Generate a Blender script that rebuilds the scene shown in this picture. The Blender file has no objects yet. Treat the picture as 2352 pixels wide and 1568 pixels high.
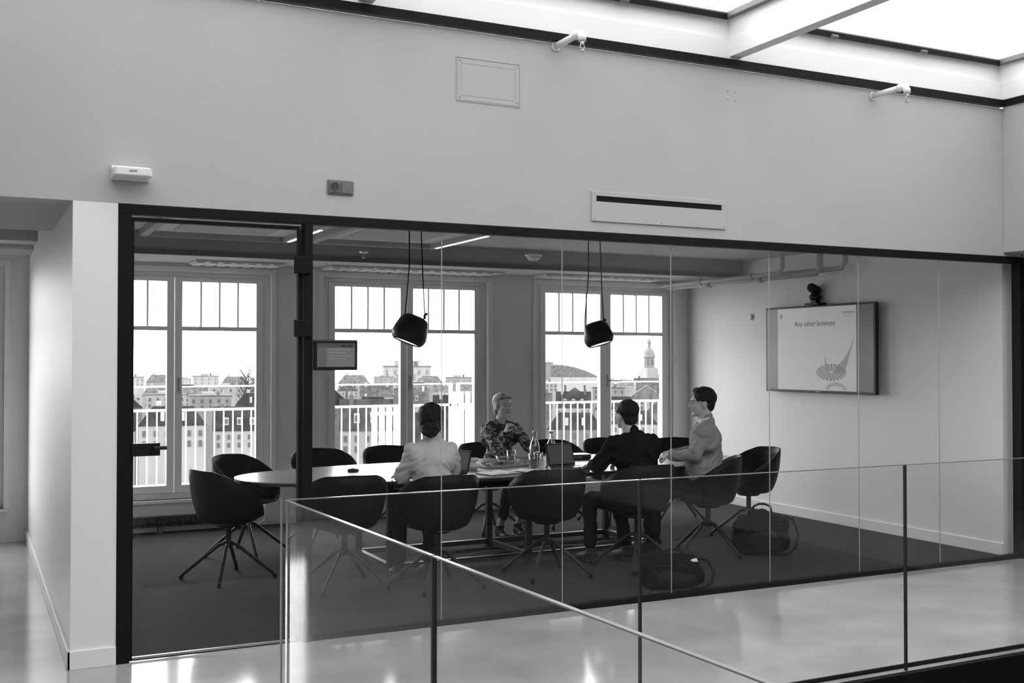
import bpy, bmesh, math, random
from mathutils import Vector, Matrix, Euler, noise
random.seed(7)
SC = bpy.context.scene
COL = SC.collection
try:
    SC.view_settings.view_transform = 'Standard'
except Exception:
    pass
R = math.radians
EYE = 1.65
FPX = 2520.0
YAW = 26.4

# ------------------------------------------------------------------ camera
cd = bpy.data.cameras.new('camera'); cam = bpy.data.objects.new('camera', cd); COL.objects.link(cam)
cam.location = (0, 0, EYE); cam.rotation_euler = (R(90.93), 0, R(-YAW))
cd.sensor_width = 36; cd.lens = FPX / 2352 * 36; cd.clip_end = 2000; cd.clip_start = .05
SC.camera = cam
CM = Euler((R(90.93), 0, R(-YAW))).to_matrix()

def ray(u, v):
    return CM @ Vector(((u - 1176) / FPX, -(v - 784) / FPX, -1))
def onY(u, v, Y):
    d = ray(u, v); return Vector((0, 0, EYE)) + d * (Y / d.y)
def onZ(u, v, Z):
    d = ray(u, v); return Vector((0, 0, EYE)) + d * ((Z - EYE) / d.z)

# ------------------------------------------------------------------ materials
def M(name, v, rough=.6, metal=0, nz=None, bump=None, emit=0, spec=.5, v2=None, knit=None):
    m = bpy.data.materials.new(name); m.use_nodes = True
    nt = m.node_tree; b = nt.nodes['Principled BSDF']
    b.inputs['Base Color'].default_value = (v, v, v, 1)
    b.inputs['Roughness'].default_value = rough
    b.inputs['Metallic'].default_value = metal
    b.inputs['Specular IOR Level'].default_value = spec
    if emit:
        b.inputs['Emission Color'].default_value = (1, 1, 1, 1)
        b.inputs['Emission Strength'].default_value = emit
    tc = nt.nodes.new('ShaderNodeTexCoord')
    if nz:
        n = nt.nodes.new('ShaderNodeTexNoise'); n.inputs['Scale'].default_value = nz[0]
        n.inputs['Detail'].default_value = 6
        r = nt.nodes.new('ShaderNodeMapRange')
        r.inputs['From Min'].default_value = .3; r.inputs['From Max'].default_value = .7
        lo = v * (1 - nz[1]); hi = v * (1 + nz[1])
        r.inputs['To Min'].default_value = lo; r.inputs['To Max'].default_value = hi
        nt.links.new(tc.outputs['Object'], n.inputs['Vector'])
        nt.links.new(n.outputs['Fac'], r.inputs['Value'])
        nt.links.new(r.outputs['Result'], b.inputs['Base Color'])
    if v2 is not None:   # blotchy print
        n = nt.nodes.new('ShaderNodeTexNoise'); n.inputs['Scale'].default_value = 24; n.inputs['Detail'].default_value = 3
        r = nt.nodes.new('ShaderNodeValToRGB'); r.color_ramp.interpolation = 'CONSTANT'
        r.color_ramp.elements[0].color = (v, v, v, 1)
        r.color_ramp.elements[1].position = .52; r.color_ramp.elements[1].color = (v2, v2, v2, 1)
        e = r.color_ramp.elements.new(.6); e.color = (v2 * .4, v2 * .4, v2 * .4, 1)
        nt.links.new(tc.outputs['Object'], n.inputs['Vector'])
        nt.links.new(n.outputs['Fac'], r.inputs['Fac']); nt.links.new(r.outputs['Color'], b.inputs['Base Color'])
    if bump:
        n = nt.nodes.new('ShaderNodeTexNoise'); n.inputs['Scale'].default_value = bump[0]
        bp = nt.nodes.new('ShaderNodeBump'); bp.inputs['Strength'].default_value = bump[1]
        bp.inputs['Distance'].default_value = .01
        nt.links.new(tc.outputs['Object'], n.inputs['Vector'])
        nt.links.new(n.outputs['Fac'], bp.inputs['Height']); nt.links.new(bp.outputs['Normal'], b.inputs['Normal'])
    if knit:
        wv = nt.nodes.new('ShaderNodeTexWave'); wv.bands_direction = 'Z'; wv.inputs['Scale'].default_value = knit[0]
        wv.inputs['Distortion'].default_value = 3; wv.inputs['Detail'].default_value = 2; wv.inputs['Detail Scale'].default_value = 3
        r = nt.nodes.new('ShaderNodeMapRange'); r.inputs['To Min'].default_value = v * (1 - knit[1]); r.inputs['To Max'].default_value = v * (1 + knit[1] * .4)
        nt.links.new(tc.outputs['Object'], wv.inputs['Vector']); nt.links.new(wv.outputs['Fac'], r.inputs['Value'])
        nt.links.new(r.outputs['Result'], b.inputs['Base Color'])
        bp = nt.nodes.new('ShaderNodeBump'); bp.inputs['Strength'].default_value = .5; bp.inputs['Distance'].default_value = .004
        nt.links.new(wv.outputs['Fac'], bp.inputs['Height']); nt.links.new(bp.outputs['Normal'], b.inputs['Normal'])
    return m

def GLASS(name, tint=.95, k=1.6):
    m = bpy.data.materials.new(name); m.use_nodes = True; nt = m.node_tree; nt.nodes.clear()
    o = nt.nodes.new('ShaderNodeOutputMaterial'); t = nt.nodes.new('ShaderNodeBsdfTransparent')
    t.inputs['Color'].default_value = (tint, tint, tint, 1)
    g = nt.nodes.new('ShaderNodeBsdfGlossy'); g.inputs['Roughness'].default_value = .0
    g.inputs['Color'].default_value = (.95, .95, .95, 1)
    geo = nt.nodes.new('ShaderNodeNewGeometry')
    ma = nt.nodes.new('ShaderNodeMath'); ma.operation = 'MULTIPLY_ADD'
    ma.inputs[1].default_value = 1 / 1.5 - 1.5; ma.inputs[2].default_value = 1.5
    nt.links.new(geo.outputs['Backfacing'], ma.inputs[0])
    fr = nt.nodes.new('ShaderNodeFresnel'); nt.links.new(ma.outputs[0], fr.inputs['IOR'])
    mu = nt.nodes.new('ShaderNodeMath'); mu.operation = 'MULTIPLY'; mu.use_clamp = True
    mu.inputs[1].default_value = k; nt.links.new(fr.outputs[0], mu.inputs[0])
    mx = nt.nodes.new('ShaderNodeMixShader')
    nt.links.new(mu.outputs[0], mx.inputs[0]); nt.links.new(t.outputs[0], mx.inputs[1]); nt.links.new(g.outputs[0], mx.inputs[2])
    nt.links.new(mx.outputs[0], o.inputs['Surface'])
    return m

WALL = M('wall_paint', .47, .75, nz=(1.2, .03), bump=(60, .05))
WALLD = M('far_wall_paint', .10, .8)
WALLI = M('inner_wall_paint', .88, .75, nz=(1.5, .02))
WHITE = M('white_paint', .88, .5)
WPIER = M('pier_paint', .84, .7, nz=(2, .03))
CEIL = M('ceiling_paint', .45, .8, nz=(2, .05))
SOFF = M('soffit_paint', .42, .8)
TRAY = M('tray_paint', .6, .8)
BLK = M('black_metal', .008, .6, spec=.15)
BLKS = M('black_satin', .012, .35, spec=.3)
CONC = M('polished_concrete', .44, .12, nz=(1.6, .2), bump=(3, .03))
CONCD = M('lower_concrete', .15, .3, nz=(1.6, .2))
CARP = M('carpet', .045, .95, nz=(120, .45), bump=(300, .5), spec=.1)
GL = GLASS('partition_glass', .98, .9)
GLR = GLASS('railing_glass', .97, 1.3)
GLW = GLASS('window_glass', .97, 1.3)
GLC = GLASS('tumbler_glass', .85, 3)
EDGE = M('glass_edge', .24, .2, spec=.6)
JOINT = M('silicone_joint', .42, .4)
DJ = M('dark_joint', .02, .5)
METAL = M('steel', .5, .3, metal=.9)
DMET = M('dark_steel', .02, .45, spec=.3)
CHAIRM = M('chair_plastic', .009, .5, spec=.18)
CUSH = M('chair_cushion', .02, .8)
TABLE = M('table_laminate', .27, .26, nz=(3, .1))
TEDGE = M('table_edge', .02, .4)
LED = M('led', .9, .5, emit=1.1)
LEDL = M('lamp_diffuser', .9, .5, emit=2.2)
PLAST = M('white_plastic', .82, .4)
GPLAST = M('grey_plastic', .14, .5)
GPL2 = M('grey_plastic_dark', .05, .5)
PAPER = M('paper', .8, .7)
SKIN = M('skin', .54, .5, nz=(30, .05))
SKIND = M('lips', .2, .5)
EYEM = M('eye_dark', .03, .2)
EYEW = M('eye_white', .5, .3)
HAIRD = M('dark_hair', .012, .6, bump=(120, .8), spec=.3)
HAIRB = M('fair_hair', .27, .5, nz=(60, .3), bump=(120, .6))
KNIT = M('cream_knit', .74, .95, knit=(60, .2))
KNIT2 = M('grey_knit', .36, .95, knit=(80, .12))
SUIT = M('dark_suit', .01, .9, spec=.1)
TROU = M('dark_trousers', .015, .9, spec=.1)
PRINT = M('printed_blouse', .03, .8, v2=.4)
SHOE = M('shoe_leather', .012, .55, spec=.25)
BAG = M('bag_nylon', .006, .85, spec=.05)
BAGD = M('bag_trim', .014, .7, spec=.1)
SCREEN = M('screen_slide', .3, .4, emit=.18)
SCRD = M('screen_grey', .08, .3)
SLT = M('slide_text', .05, .5)
SLG = M('slide_grey', .3, .5)
SLF = M('slide_graphic', .2, .5, emit=.12)
SLF2 = M('slide_graphic_dark', .14, .5, emit=.06)

# ------------------------------------------------------------------ mesh builder
class MB:
    def __init__(s): s.bm = bmesh.new()
    def box(s, x0, x1, y0, y1, z0, z1, mtx=None):
        vs = [s.bm.verts.new((x, y, z)) for x in (x0, x1) for y in (y0, y1) for z in (z0, z1)]
        for f in ((0, 1, 3, 2), (4, 6, 7, 5), (0, 4, 5, 1), (2, 3, 7, 6), (0, 2, 6, 4), (1, 5, 7, 3)):
            s.bm.faces.new([vs[i] for i in f])
        if mtx is not None:
            for v in vs: v.co = mtx @ v.co
        return s
    def quad(s, *pts):
        s.bm.faces.new([s.bm.verts.new(p) for p in pts]); return s
    def cyl(s, p0, p1, r0, r1=None, n=16, cap=True):
        r1 = r0 if r1 is None else r1
        p0 = Vector(p0); p1 = Vector(p1); d = (p1 - p0).normalized()
        a = d.orthogonal().normalized(); b = d.cross(a)
        A = []; B = []
        for i in range(n):
            t = 2 * math.pi * i / n; o = a * math.cos(t) + b * math.sin(t)
            A.append(s.bm.verts.new(p0 + o * r0)); B.append(s.bm.verts.new(p1 + o * r1))
        for i in range(n):
            j = (i + 1) % n; s.bm.faces.new((A[i], A[j], B[j], B[i]))
        if cap:
            s.bm.faces.new(A[::-1]); s.bm.faces.new(B)
        return s
    def ell(s, c, r, mtx=None, seg=20, ring=12):
        if isinstance(r, (int, float)): r = (r, r, r)
        T = Matrix.Translation(c) @ Matrix.Diagonal((r[0], r[1], r[2], 1))
        if mtx is not None: T = mtx @ T
        bmesh.ops.create_uvsphere(s.bm, u_segments=seg, v_segments=ring, radius=1, matrix=T)
        return s
    def cap(s, p0, r0, p1, r1):
        s.ell(p0, r0, seg=14, ring=8); s.ell(p1, r1, seg=14, ring=8)
        s.cyl(p0, p1, r0, r1, 14); return s
    def tube(s, pts, r, n=8):
        pts = [Vector(p) for p in pts]; rings = []
        up = None
        for i, p in enumerate(pts):
            d = (pts[min(i + 1, len(pts) - 1)] - pts[max(i - 1, 0)]).normalized()
            if up is None: up = d.orthogonal().normalized()
            a = (up - d * up.dot(d)).normalized(); up = a; b = d.cross(a)
            rings.append([s.bm.verts.new(p + (a * math.cos(2 * math.pi * k / n) + b * math.sin(2 * math.pi * k / n)) * r) for k in range(n)])
        for A, B in zip(rings[:-1], rings[1:]):
            for k in range(n):
                j = (k + 1) % n; s.bm.faces.new((A[k], A[j], B[j], B[k]))
        s.bm.faces.new(rings[0][::-1]); s.bm.faces.new(rings[-1]); return s
    def lathe(s, prof, n=28, mtx=None):
        rings = []
        for r, z in prof:
            if r < 1e-5: rings.append([s.bm.verts.new((0, 0, z))])
            else: rings.append([s.bm.verts.new((r * math.cos(2 * math.pi * k / n), r * math.sin(2 * math.pi * k / n), z)) for k in range(n)])
        allv = [v for r_ in rings for v in r_]
        for A, B in zip(rings[:-1], rings[1:]):
            for k in range(n):
                j = (k + 1) % n
                if len(A) == 1 and len(B) == 1: continue
                if len(A) == 1: s.bm.faces.new((A[0], B[k], B[j]))
                elif len(B) == 1: s.bm.faces.new((A[k], A[j], B[0]))
                else: s.bm.faces.new((A[k], A[j], B[j], B[k]))
        if mtx is not None:
            for v in allv: v.co = mtx @ v.co
        return s
    def prism(s, poly, z0, z1, mtx=None):
        A = [s.bm.verts.new((x, y, z0)) for x, y in poly]; B = [s.bm.verts.new((x, y, z1)) for x, y in poly]
        n = len(poly)
        s.bm.faces.new(A[::-1]); s.bm.faces.new(B)
        for i in range(n):
            j = (i + 1) % n; s.bm.faces.new((A[i], A[j], B[j], B[i]))
        if mtx is not None:
            for v in A + B: v.co = mtx @ v.co
        return s
    def build(s, name, mat, parent=None, smooth=False, bevel=0, label=None, recalc=True):
        if recalc: bmesh.ops.recalc_face_normals(s.bm, faces=s.bm.faces[:])
        me = bpy.data.meshes.new(name); s.bm.to_mesh(me); s.bm.free()
        o = bpy.data.objects.new(name, me); COL.objects.link(o); me.materials.append(mat)
        if smooth:
            for p in me.polygons: p.use_smooth = True
        if bevel:
            md = o.modifiers.new('bevel', 'BEVEL'); md.width = bevel; md.segments = 2; md.limit_method = 'ANGLE'
        if parent: o.parent = parent
        if label: o['label'] = label
        return o

def remesh_build(mb, name, mat, parent, voxel=.007, smooth=4, disp=0, dscale=.1, label=None, fold=0):
    me = bpy.data.meshes.new(name); mb.bm.to_mesh(me); mb.bm.free()
    o = bpy.data.objects.new(name + '_tmp', me); COL.objects.link(o)
    md = o.modifiers.new('r', 'REMESH'); md.mode = 'VOXEL'; md.voxel_size = voxel
    sm = o.modifiers.new('s', 'SMOOTH'); sm.iterations = smooth; sm.factor = .5
    dg = bpy.context.evaluated_depsgraph_get(); dg.update()
    ne = bpy.data.meshes.new_from_object(o.evaluated_get(dg))
    bpy.data.objects.remove(o)
    ne.name = name
    if disp:
        nn = [v.normal.copy() for v in ne.vertices]
        for v, n_ in zip(ne.vertices, nn):
            d_ = disp * noise.noise(v.co / dscale)
            if fold:
                q = Vector((v.co.x * 9, v.co.y * 9, v.co.z * 26 + 2.5 * abs(v.co.x) * 9))
                d_ += fold * (abs(noise.noise(q)) * 2 - .5)
            v.co += n_ * d_
    ne.materials.clear(); ne.materials.append(mat)
    for p in ne.polygons: p.use_smooth = True
    ob = bpy.data.objects.new(name, ne); COL.objects.link(ob); ob.parent = parent
    if label: ob['label'] = label
    return ob

def tag(o, label=None, cat=None, group=None, kind=None):
    if label: o['label'] = label
    if cat: o['category'] = cat
    if group: o['group'] = group
    if kind: o['kind'] = kind
    return o
def empty(name, loc=(0, 0, 0), rz=0, label=None, cat=None, group=None, scale=1):
    o = bpy.data.objects.new(name, None); COL.objects.link(o); o.location = loc
    o.rotation_euler = (0, 0, rz); o.scale = (scale,) * 3; o.empty_display_size = .1
    return tag(o, label, cat, group)
def kids(o): return [c for c in bpy.data.objects if c.parent == o]
def copy_tree(o, parent=None):
    ch = kids(o); c = o.copy(); COL.objects.link(c); c.parent = parent
    for k in ch: copy_tree(k, c)
    return c
def struct(o, label=None): 
    o['kind'] = 'structure'
    if label: o['label'] = label
    return o

YG = 6.33   # plane of the glass partition
YW = 10.94  # inner face of window wall
XL, XR = .73, 7.86
XB = 7.645  # bulkhead face over the corridor on the right
ZT = 2.50

# ------------------------------------------------------------------ shell
mb = MB()
mb.box(-4, 1.15, -5, YG, -.3, 0).box(1.15, 10.2, 4.3, YG, -.3, 0).box(-4, .6, YG, YW, -.3, 0).box(7.93, 10.2, YG, YW, -.3, 0).box(7.93, 10.2, -5, 4.3, -.3, 0)
struct(mb.build('floor', CONC))
struct(MB().box(.6, 7.93, YG, YW, -.3, .002).build('floor_carpet', CARP))
struct(MB().box(1.152, 7.928, 4.255, 4.298, -.6, .0).box(1.152, 1.18, -5, 4.255, -.6, 0).build('trim_1', BLK))
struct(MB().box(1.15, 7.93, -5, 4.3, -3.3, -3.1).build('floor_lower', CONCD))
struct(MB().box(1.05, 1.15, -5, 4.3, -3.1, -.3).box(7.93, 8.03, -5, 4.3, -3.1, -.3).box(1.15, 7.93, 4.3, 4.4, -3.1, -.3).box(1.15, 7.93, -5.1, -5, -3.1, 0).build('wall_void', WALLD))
struct(MB().box(-4, XR, 6.29, 6.45, ZT, 3.72).build('wall_front', WALL))
struct(MB().box(-4, .5, 6.45, 7.87, ZT, 3.0).build('ceiling_soffit', SOFF))
struct(MB().box(-4, .5, 7.87, YW, 2.74, 2.9).build('ceiling_corridor', CEIL))
mb = MB().box(-4, .5, 9.6, 9.9, 2.6, 2.74)
for k in range(3): mb.cyl((-4, 10.2 + .18 * k, 2.62), (.5, 10.2 + .18 * k, 2.62), .05)
struct(mb.build('trim_2', SOFF, smooth=False))
struct(MB().box(.5, XL, 6.29, 6.452, 0, 2.4995).box(.5, XL, 6.452, YW, 0, 2.9).build('wall_left', WHITE))
struct(MB().box(XB, 10.2, -5, 6.288, 2.53, 3.73).box(XB + .012, 10.2, -5, 6.25, 3.73, 3.781).box(XR, 10.2, 6.29, 6.45, 2.53, 3.73).build('wall_bulkhead', WALL))
struct(MB().box(7.93, 10.2, 6.33, 6.45, 0, 2.53).build('wall_front_right', WALLI))
struct(MB().box(10.2, 10.3, -5, YW, 0, 4.3).build('wall_outer_right', WALLD))
struct(MB().box(-4.1, -4, -5, YW + .3, 0, 4.3).build('wall_outer_left', WALL))
struct(MB().box(-4.1, 10.3, -5.1, -5, 0, 4.3).build('wall_behind', WALLD))
struct(MB().box(XR - .04, XR + .07, 6.45, YW, 0, 2.9).build('wall_right', WALLI))
struct(MB().box(.485, .5, 6.275, YW, 0, .1).box(.485, XL, 6.275, 6.29, 0, .1).build('baseboard_left', WHITE, bevel=.003))
struct(MB().box(XR - .055, XR - .04, 6.45, YW, 0.002, .1).build('baseboard_right', WHITE, bevel=.003))
WC = [1.8, 4.2, 6.67]; WHW = .93; WZ0, WZ1 = .30, 2.50
mb = MB()
xs = [(-4, -1.55), (.30, WC[0] - WHW), (WC[0] + WHW, WC[1] - WHW), (WC[1] + WHW, WC[2] - WHW), (WC[2] + WHW, 10.3)]
for a, b in xs: mb.box(a, b, YW, YW + .3, 0, 3.0)
for a, b in [(-1.55, .30)] + [(c - WHW, c + WHW) for c in WC]:
    mb.box(a, b, YW, YW + .3, 0, WZ0); mb.box(a, b, YW, YW + .3, WZ1, 3.0)
struct(mb.build('wall_back', WPIER))
struct(MB().box(XL, XR - .055, YW - .015, YW, 0.002, .1).box(-4, .485, YW - .015, YW, 0, .1).build('baseboard_back', WHITE))

def window(n, cx, hw):
    y0, y1 = YW + .06, YW + .13
    f = MB()
    f.box(cx - hw, cx - hw + .07, y0, y1, WZ0, WZ1).box(cx + hw - .07, cx + hw, y0, y1, WZ0, WZ1)
    f.box(cx - hw + .07, cx + hw - .07, y0, y1, WZ1 - .05, WZ1).box(cx - hw + .07, cx + hw - .07, y0, y1, WZ0, WZ0 + .06)
    fr = f.build('window_%d' % n, WHITE, bevel=.004); struct(fr)
    for s in (-1, 1):
        a, b = (cx - hw + .07, cx - .004) if s < 0 else (cx + .004, cx + hw - .07)
        y2, y3 = y0 - .02, y1 - .02
        l = MB(); w = .068; z0, z1 = WZ0 + .062, WZ1 - .052
        l.box(a, a + w, y2, y3, z0, z1).box(b - w, b, y2, y3, z0, z1)
        l.box(a + w, b - w, y2, y3, z0, z0 + .07).box(a + w, b - w, y2, y3, z1 - .04, z1)
        l.box(a + w, b - w, y2, y3, 1.93, 1.97)
        for k in (1, 2, 3):
            x = a + w + (b - a - 2 * w) * k / 4
            l.box(x - .009, x + .009, y2 + .01, y3 - .01, 1.97, z1 - .04)
        cs = l.build('casement', WHITE, fr, bevel=.003)
        MB().quad((a + w, y2 + .035, z0 + .07), (b - w, y2 + .035, z0 + .07), (b - w, y2 + .035, z1 - .04), (a + w, y2 + .035, z1 - .04)).build('pane', GLW, cs)
    h = MB().box(cx + .02, cx + .05, y0 - .035, y0 - .02, 1.33, 1.47); h.tube([(cx + .035, y0 - .035, 1.4), (cx + .035, y0 - .07, 1.4), (cx + .17, y0 - .075, 1.4)], .009)
    h.build('handle', METAL, fr)
    MB().box(cx - hw - .03, cx + hw + .03, YW - .04, YW + .06, WZ0 - .03, WZ0).build('sill', WHITE, fr, bevel=.004)
    MB().box(cx - hw - .05, cx - hw, YW - .02, YW, WZ0, WZ1 + .05).box(cx + hw, cx + hw + .05, YW - .02, YW, WZ0, WZ1 + .05).box(cx - hw, cx + hw, YW - .02, YW, WZ1, WZ1 + .05).build('architrave', WHITE, fr, bevel=.003)
for i, c in enumerate(WC): window(i + 1, c, WHW)
window(4, -.625, .925)

# meeting room ceiling
struct(MB().box(XL, XR - .04, 6.45, 9.9, 2.75, 2.9).box(XL, XR - .04, 9.9, YW, 2.58, 2.9).build('ceiling', CEIL))
def coffer(x0, x1, y0, y1, label):
    m = MB()
    m.box(x0, x0 + .07, y0, y1, 2.70, 2.75).box(x1 - .07, x1, y0, y1, 2.70, 2.75).box(x0 + .07, x1 - .07, y0, y0 + .07, 2.70, 2.75).box(x0 + .07, x1 - .07, y1 - .07, y1, 2.70, 2.75)
    o = tag(m.build('ceiling_light', SOFF, bevel=.003), label, 'ceiling light')
    MB().box(x0 + .07, x1 - .07, y0 + .07, y1 - .07, 2.745, 2.749).build('panel', TRAY, o)
    MB().box(x0 + .25, x1 - .25, y0 + .25, y1 - .25, 2.738, 2.745).build('inner_panel', SOFF, o)
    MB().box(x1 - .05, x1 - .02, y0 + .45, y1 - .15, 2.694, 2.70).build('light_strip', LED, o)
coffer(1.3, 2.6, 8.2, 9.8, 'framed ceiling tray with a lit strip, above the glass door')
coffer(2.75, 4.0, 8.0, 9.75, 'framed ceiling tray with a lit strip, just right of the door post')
struct(MB().box(XL, XR - .04, 9.86, 9.9, 2.56, 2.60).build('trim_3', GPLAST))
for i, (a, b) in enumerate(((1.9, 2.75), (3.2, 5.1), (5.6, 7.2))):  # pale slats added to imitate reflections of the outside in the glass
    o = MB(); o.box(a, b, 10.45, 10.8, 2.56, 2.578)
    n = int((b - a) / .12)
    for k in range(n): o.box(a + .02 + k * .12, a + .09 + k * .12, 10.47, 10.78, 2.55, 2.56)
    tag(o.build('ribbed_panel', TRAY), ['pale ribbed panel under the beam above the left window', 'pale ribbed panel under the beam above the middle window', 'pale ribbed panel under the beam above the right window'][i], 'ceiling panel')

# ------------------------------------------------------------------ skylight
ZK = 3.72
struct(MB().box(-4, XB, 6.25, 6.32, ZK + .01, 3.78).box(XB - .02, XB + .01, -5, 6.25, ZK + .01, 3.78).build('trim_4', BLK))
struct(MB().box(-.7, XB + .1, 6.27, 6.4, 3.782, 3.93).box(-.7, XB + .1, 6.32, 6.4, 3.93, 4.10).box(XB - .03, XB + .1, -1, 6.27, 3.782, 3.93).box(XB - .0, XB + .1, -1, 6.32, 3.93, 4.1).build('trim_5', WHITE, bevel=.004))
struct(MB().box(-4, -.7, -5, 6.3, 3.80, 4.1).box(-.7, XB + .1, -5, -1, 3.80, 4.1).box(XB + .1, 10.3, -5, 6.45, 3.782, 4.1).build('ceiling_atrium', WALL))
BX = [-.68, 2.1, 4.86, 7.64]
for x in BX[1:3]:
    o = MB().box(x - .02, x + .08, -1, 6.27, 3.80, 3.93).box(x + .01, x + .06, -1, 6.32, 3.93, 4.08).build('ceiling_beam', WHITE, bevel=.003)
    struct(o)
for i in range(3):
    x0 = (BX[i] + .03) + .0; x1 = (BX[i + 1] + .01) if i < 2 else XB
    if i == 0: x0 = -.7
    f = MB()
    z0, z1 = 4.08, 4.12
    y0, y1 = -1, 6.33
    f.box(x0, x1, y1 - .05, y1, z0, z1).box(x0, x1, y0, y0 + .05, z0, z1).box(x0, x0 + .05, y0 + .05, y1 - .05, z0, z1).box(x1 - .05, x1, y0 + .05, y1 - .05, z0, z1)
    for k in (1, 2): 
        xx = x0 + (x1 - x0) * k / 3
        f.cyl((xx - .03, y1 - .07, z0 - .01), (xx + .03, y1 - .07, z0 - .01), .014)
    fr = f.build('window_%d' % (5 + i), GPLAST); struct(fr)
    MB().box(x0 + .05, x1 - .05, y1 - .062, y1 - .05, z0 - .012, z1 - .015).box(x0 + .05, x0 + .062, y0, y1 - .062, z0 - .012, z1 - .015).build('gasket', BLK, fr)
    MB().quad((x0 + .05, y0 + .05, 4.11), (x1 - .05, y0 + .05, 4.11), (x1 - .05, y1 - .05, 4.11), (x0 + .05, y1 - .05, 4.11)).build('pane', GLW, fr)
struct(MB().box(-4.1, 10.3, 6.42, YW + .3, 3.0, 3.1).build('ceiling_roof', WALL))

# ------------------------------------------------------------------ glass partition
gp = empty('glass_partition', (XL, YG, 0), 0, 'long black framed glass wall of the meeting room with seven clear panes', 'glass wall')
def gpart(m, name, mat, **k):
    m.bm.transform(Matrix.Translation((-XL, -YG, 0))); return m.build(name, mat, gp, **k)
gpart(MB().box(.731, .80, YG - .045, YG + .045, 0, 2.445), 'post', BLK, bevel=.003)
gpart(MB().box(1.765, 1.815, YG - .045, YG + .045, 0, 2.445), 'post', BLK, bevel=.003)
gpart(MB().box(XR - .02, XR + .05, YG - .045, YG + .045, 0, 2.445), 'post', BLK, bevel=.003)
gpart(MB().box(.731, XR + .05, YG - .045, YG + .03, 2.445, 2.498), 'top_rail', BLK, bevel=.003)
gpart(MB().box(1.815, XR - .02, YG - .03, YG + .03, 0, .035), 'bottom_rail', BLK)
JX = [onY(u, 900, YG).x for u in (1014, 1291, 1541, 1767, 1972, 2157)]
ex = [1.815] + JX + [XR - .02]
for a, b in zip(ex[:-1], ex[1:]):
    gpart(MB().quad((a + .002, YG, .035), (b - .002, YG, .035), (b - .002, YG, 2.445), (a + .002, YG, 2.445)), 'glass_pane', GL)
for x in JX:
    gpart(MB().box(x - .002, x + .002, YG - .003, YG + .003, .035, 2.445), 'joint', JOINT)
d = MB().box(.803, .817, YG - .02, YG + .02, .01, 2.43).box(.817, 1.745, YG - .02, YG + .02, 2.41, 2.43).box(1.735, 1.76, YG - .02, YG + .02, .01, 2.41).build('door_1', BLK); struct(d, 'glass door in black frame')
MB().box(.817, 1.735, YG - .008, YG + .008, .008, .02).build('seal', METAL, d)
MB().quad((.817, YG, .012), (1.735, YG, .012), (1.735, YG, 2.41), (.817, YG, 2.41)).build('door_glass', GL, d)
for z in (2.2, 1.83, .3):
    MB().box(1.70, 1.80, YG - .07, YG - .046, z - .05, z + .05).build('hinge', BLK, d, bevel=.004)
h = MB().box(.805, .955, YG - .05, YG - .02, 1.12, 1.19); h.tube([(.92, YG - .05, 1.165), (.92, YG - .085, 1.165), (.985, YG - .09, 1.165)], .011)
h.build('door_handle', BLKS, d, bevel=.006)

# ------------------------------------------------------------------ glass railings
def rail_section(p, q, label, cut=.005, joint=True):
    p = Vector(p); q = Vector(q); dd = (q - p); L = dd.length; ang = math.atan2(dd.y, dd.x)
    r = empty('glass_railing', (p.x, p.y, 0), ang, label, 'railing')
    MB().quad((cut, 0, .0), (L - cut, 0, .0), (L - cut, 0, 1.087), (cut, 0, 1.087)).build('glass_pane', GLR, r)
    MB().box(cut, L - cut, -.007, .007, 1.087, 1.091).build('top_edge', EDGE, r)
    if joint: MB().box(L - cut - .003, L + .004, -.007, .007, 0, 1.087).build('end_edge', DJ, r)
    return r
rail_section((1.15, 4.33), (2.81, 4.32), 'glass railing pane parallel to the meeting room, nearest the corner')
rail_section((2.81, 4.32), (4.475, 4.31), 'glass railing pane parallel to the meeting room, between two dark joints')
rail_section((4.475, 4.31), (6.14, 4.30), 'glass railing pane at the right edge of the photo')
rail_section((1.195, 2.91), (1.14, 4.33), 'glass railing pane running from the corner toward the viewer', joint=False)
rail_section((1.25, 1.45), (1.195, 2.91), 'nearest glass railing pane, its top edge slanting down to the bottom of the photo')
r = empty('glass_railing_end', (1.128, 4.33, 0), 0, 'bright polished end edges where the two glass railings meet', 'railing edge')
MB().box(-.006, .0, -.006, .008, 0, 1.091).build('end_strip', EDGE, r)
MB().box(.018, .026, .004, .012, 0, 1.08).build('end_strip', EDGE, r)
tag(MB().box(1.15, 6.14, 4.345, 4.36, 0.0, .02).build('base_channel', BLK), 'dark base channel of the glass railing on the concrete floor edge', 'channel')

# ------------------------------------------------------------------ wall fittings
s = empty('motion_sensor', (.79, 6.29, 2.66), 0, 'white plastic sensor box on the wall above the white pillar', 'sensor')
MB().box(-.1, .1, -.03, 0, -.035, .04).build('base_plate', PLAST, s, bevel=.004)
MB().prism([(-.1, -.03), (-.1, -.12), (-.085, -.135), (.085, -.135), (.1, -.12), (.1, -.03)], -.025, .02).build('housing', PLAST, s, bevel=.006)
MB().box(-.02, .02, -.137, -.134, -.005, .005).build('lens', SLG, s)
s = empty('power_socket', (1.98, 6.29, 2.67), 0, 'dark grey double wall plate with a round power socket above the glass wall', 'socket')
MB().box(-.08, .08, -.012, 0, -.043, .043).build('plate', GPLAST, s, bevel=.004)
MB().box(-.004 + .008, .07, -.018, -.012, -.034, .034).build('blank_cover', GPLAST, s, bevel=.003)
MB().box(-.07, -.003, -.018, -.012, -.034, .034).build('socket_cover', GPLAST, s, bevel=.003)
rot = Matrix.Translation((-.037, -.018, 0)) @ Matrix.Rotation(R(90), 4, 'X')
MB().lathe([(0, .001), (.018, .001), (.024, .002), (.026, .004), (.028, -.001)], mtx=rot).build('socket_ring', GPL2, s)
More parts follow.
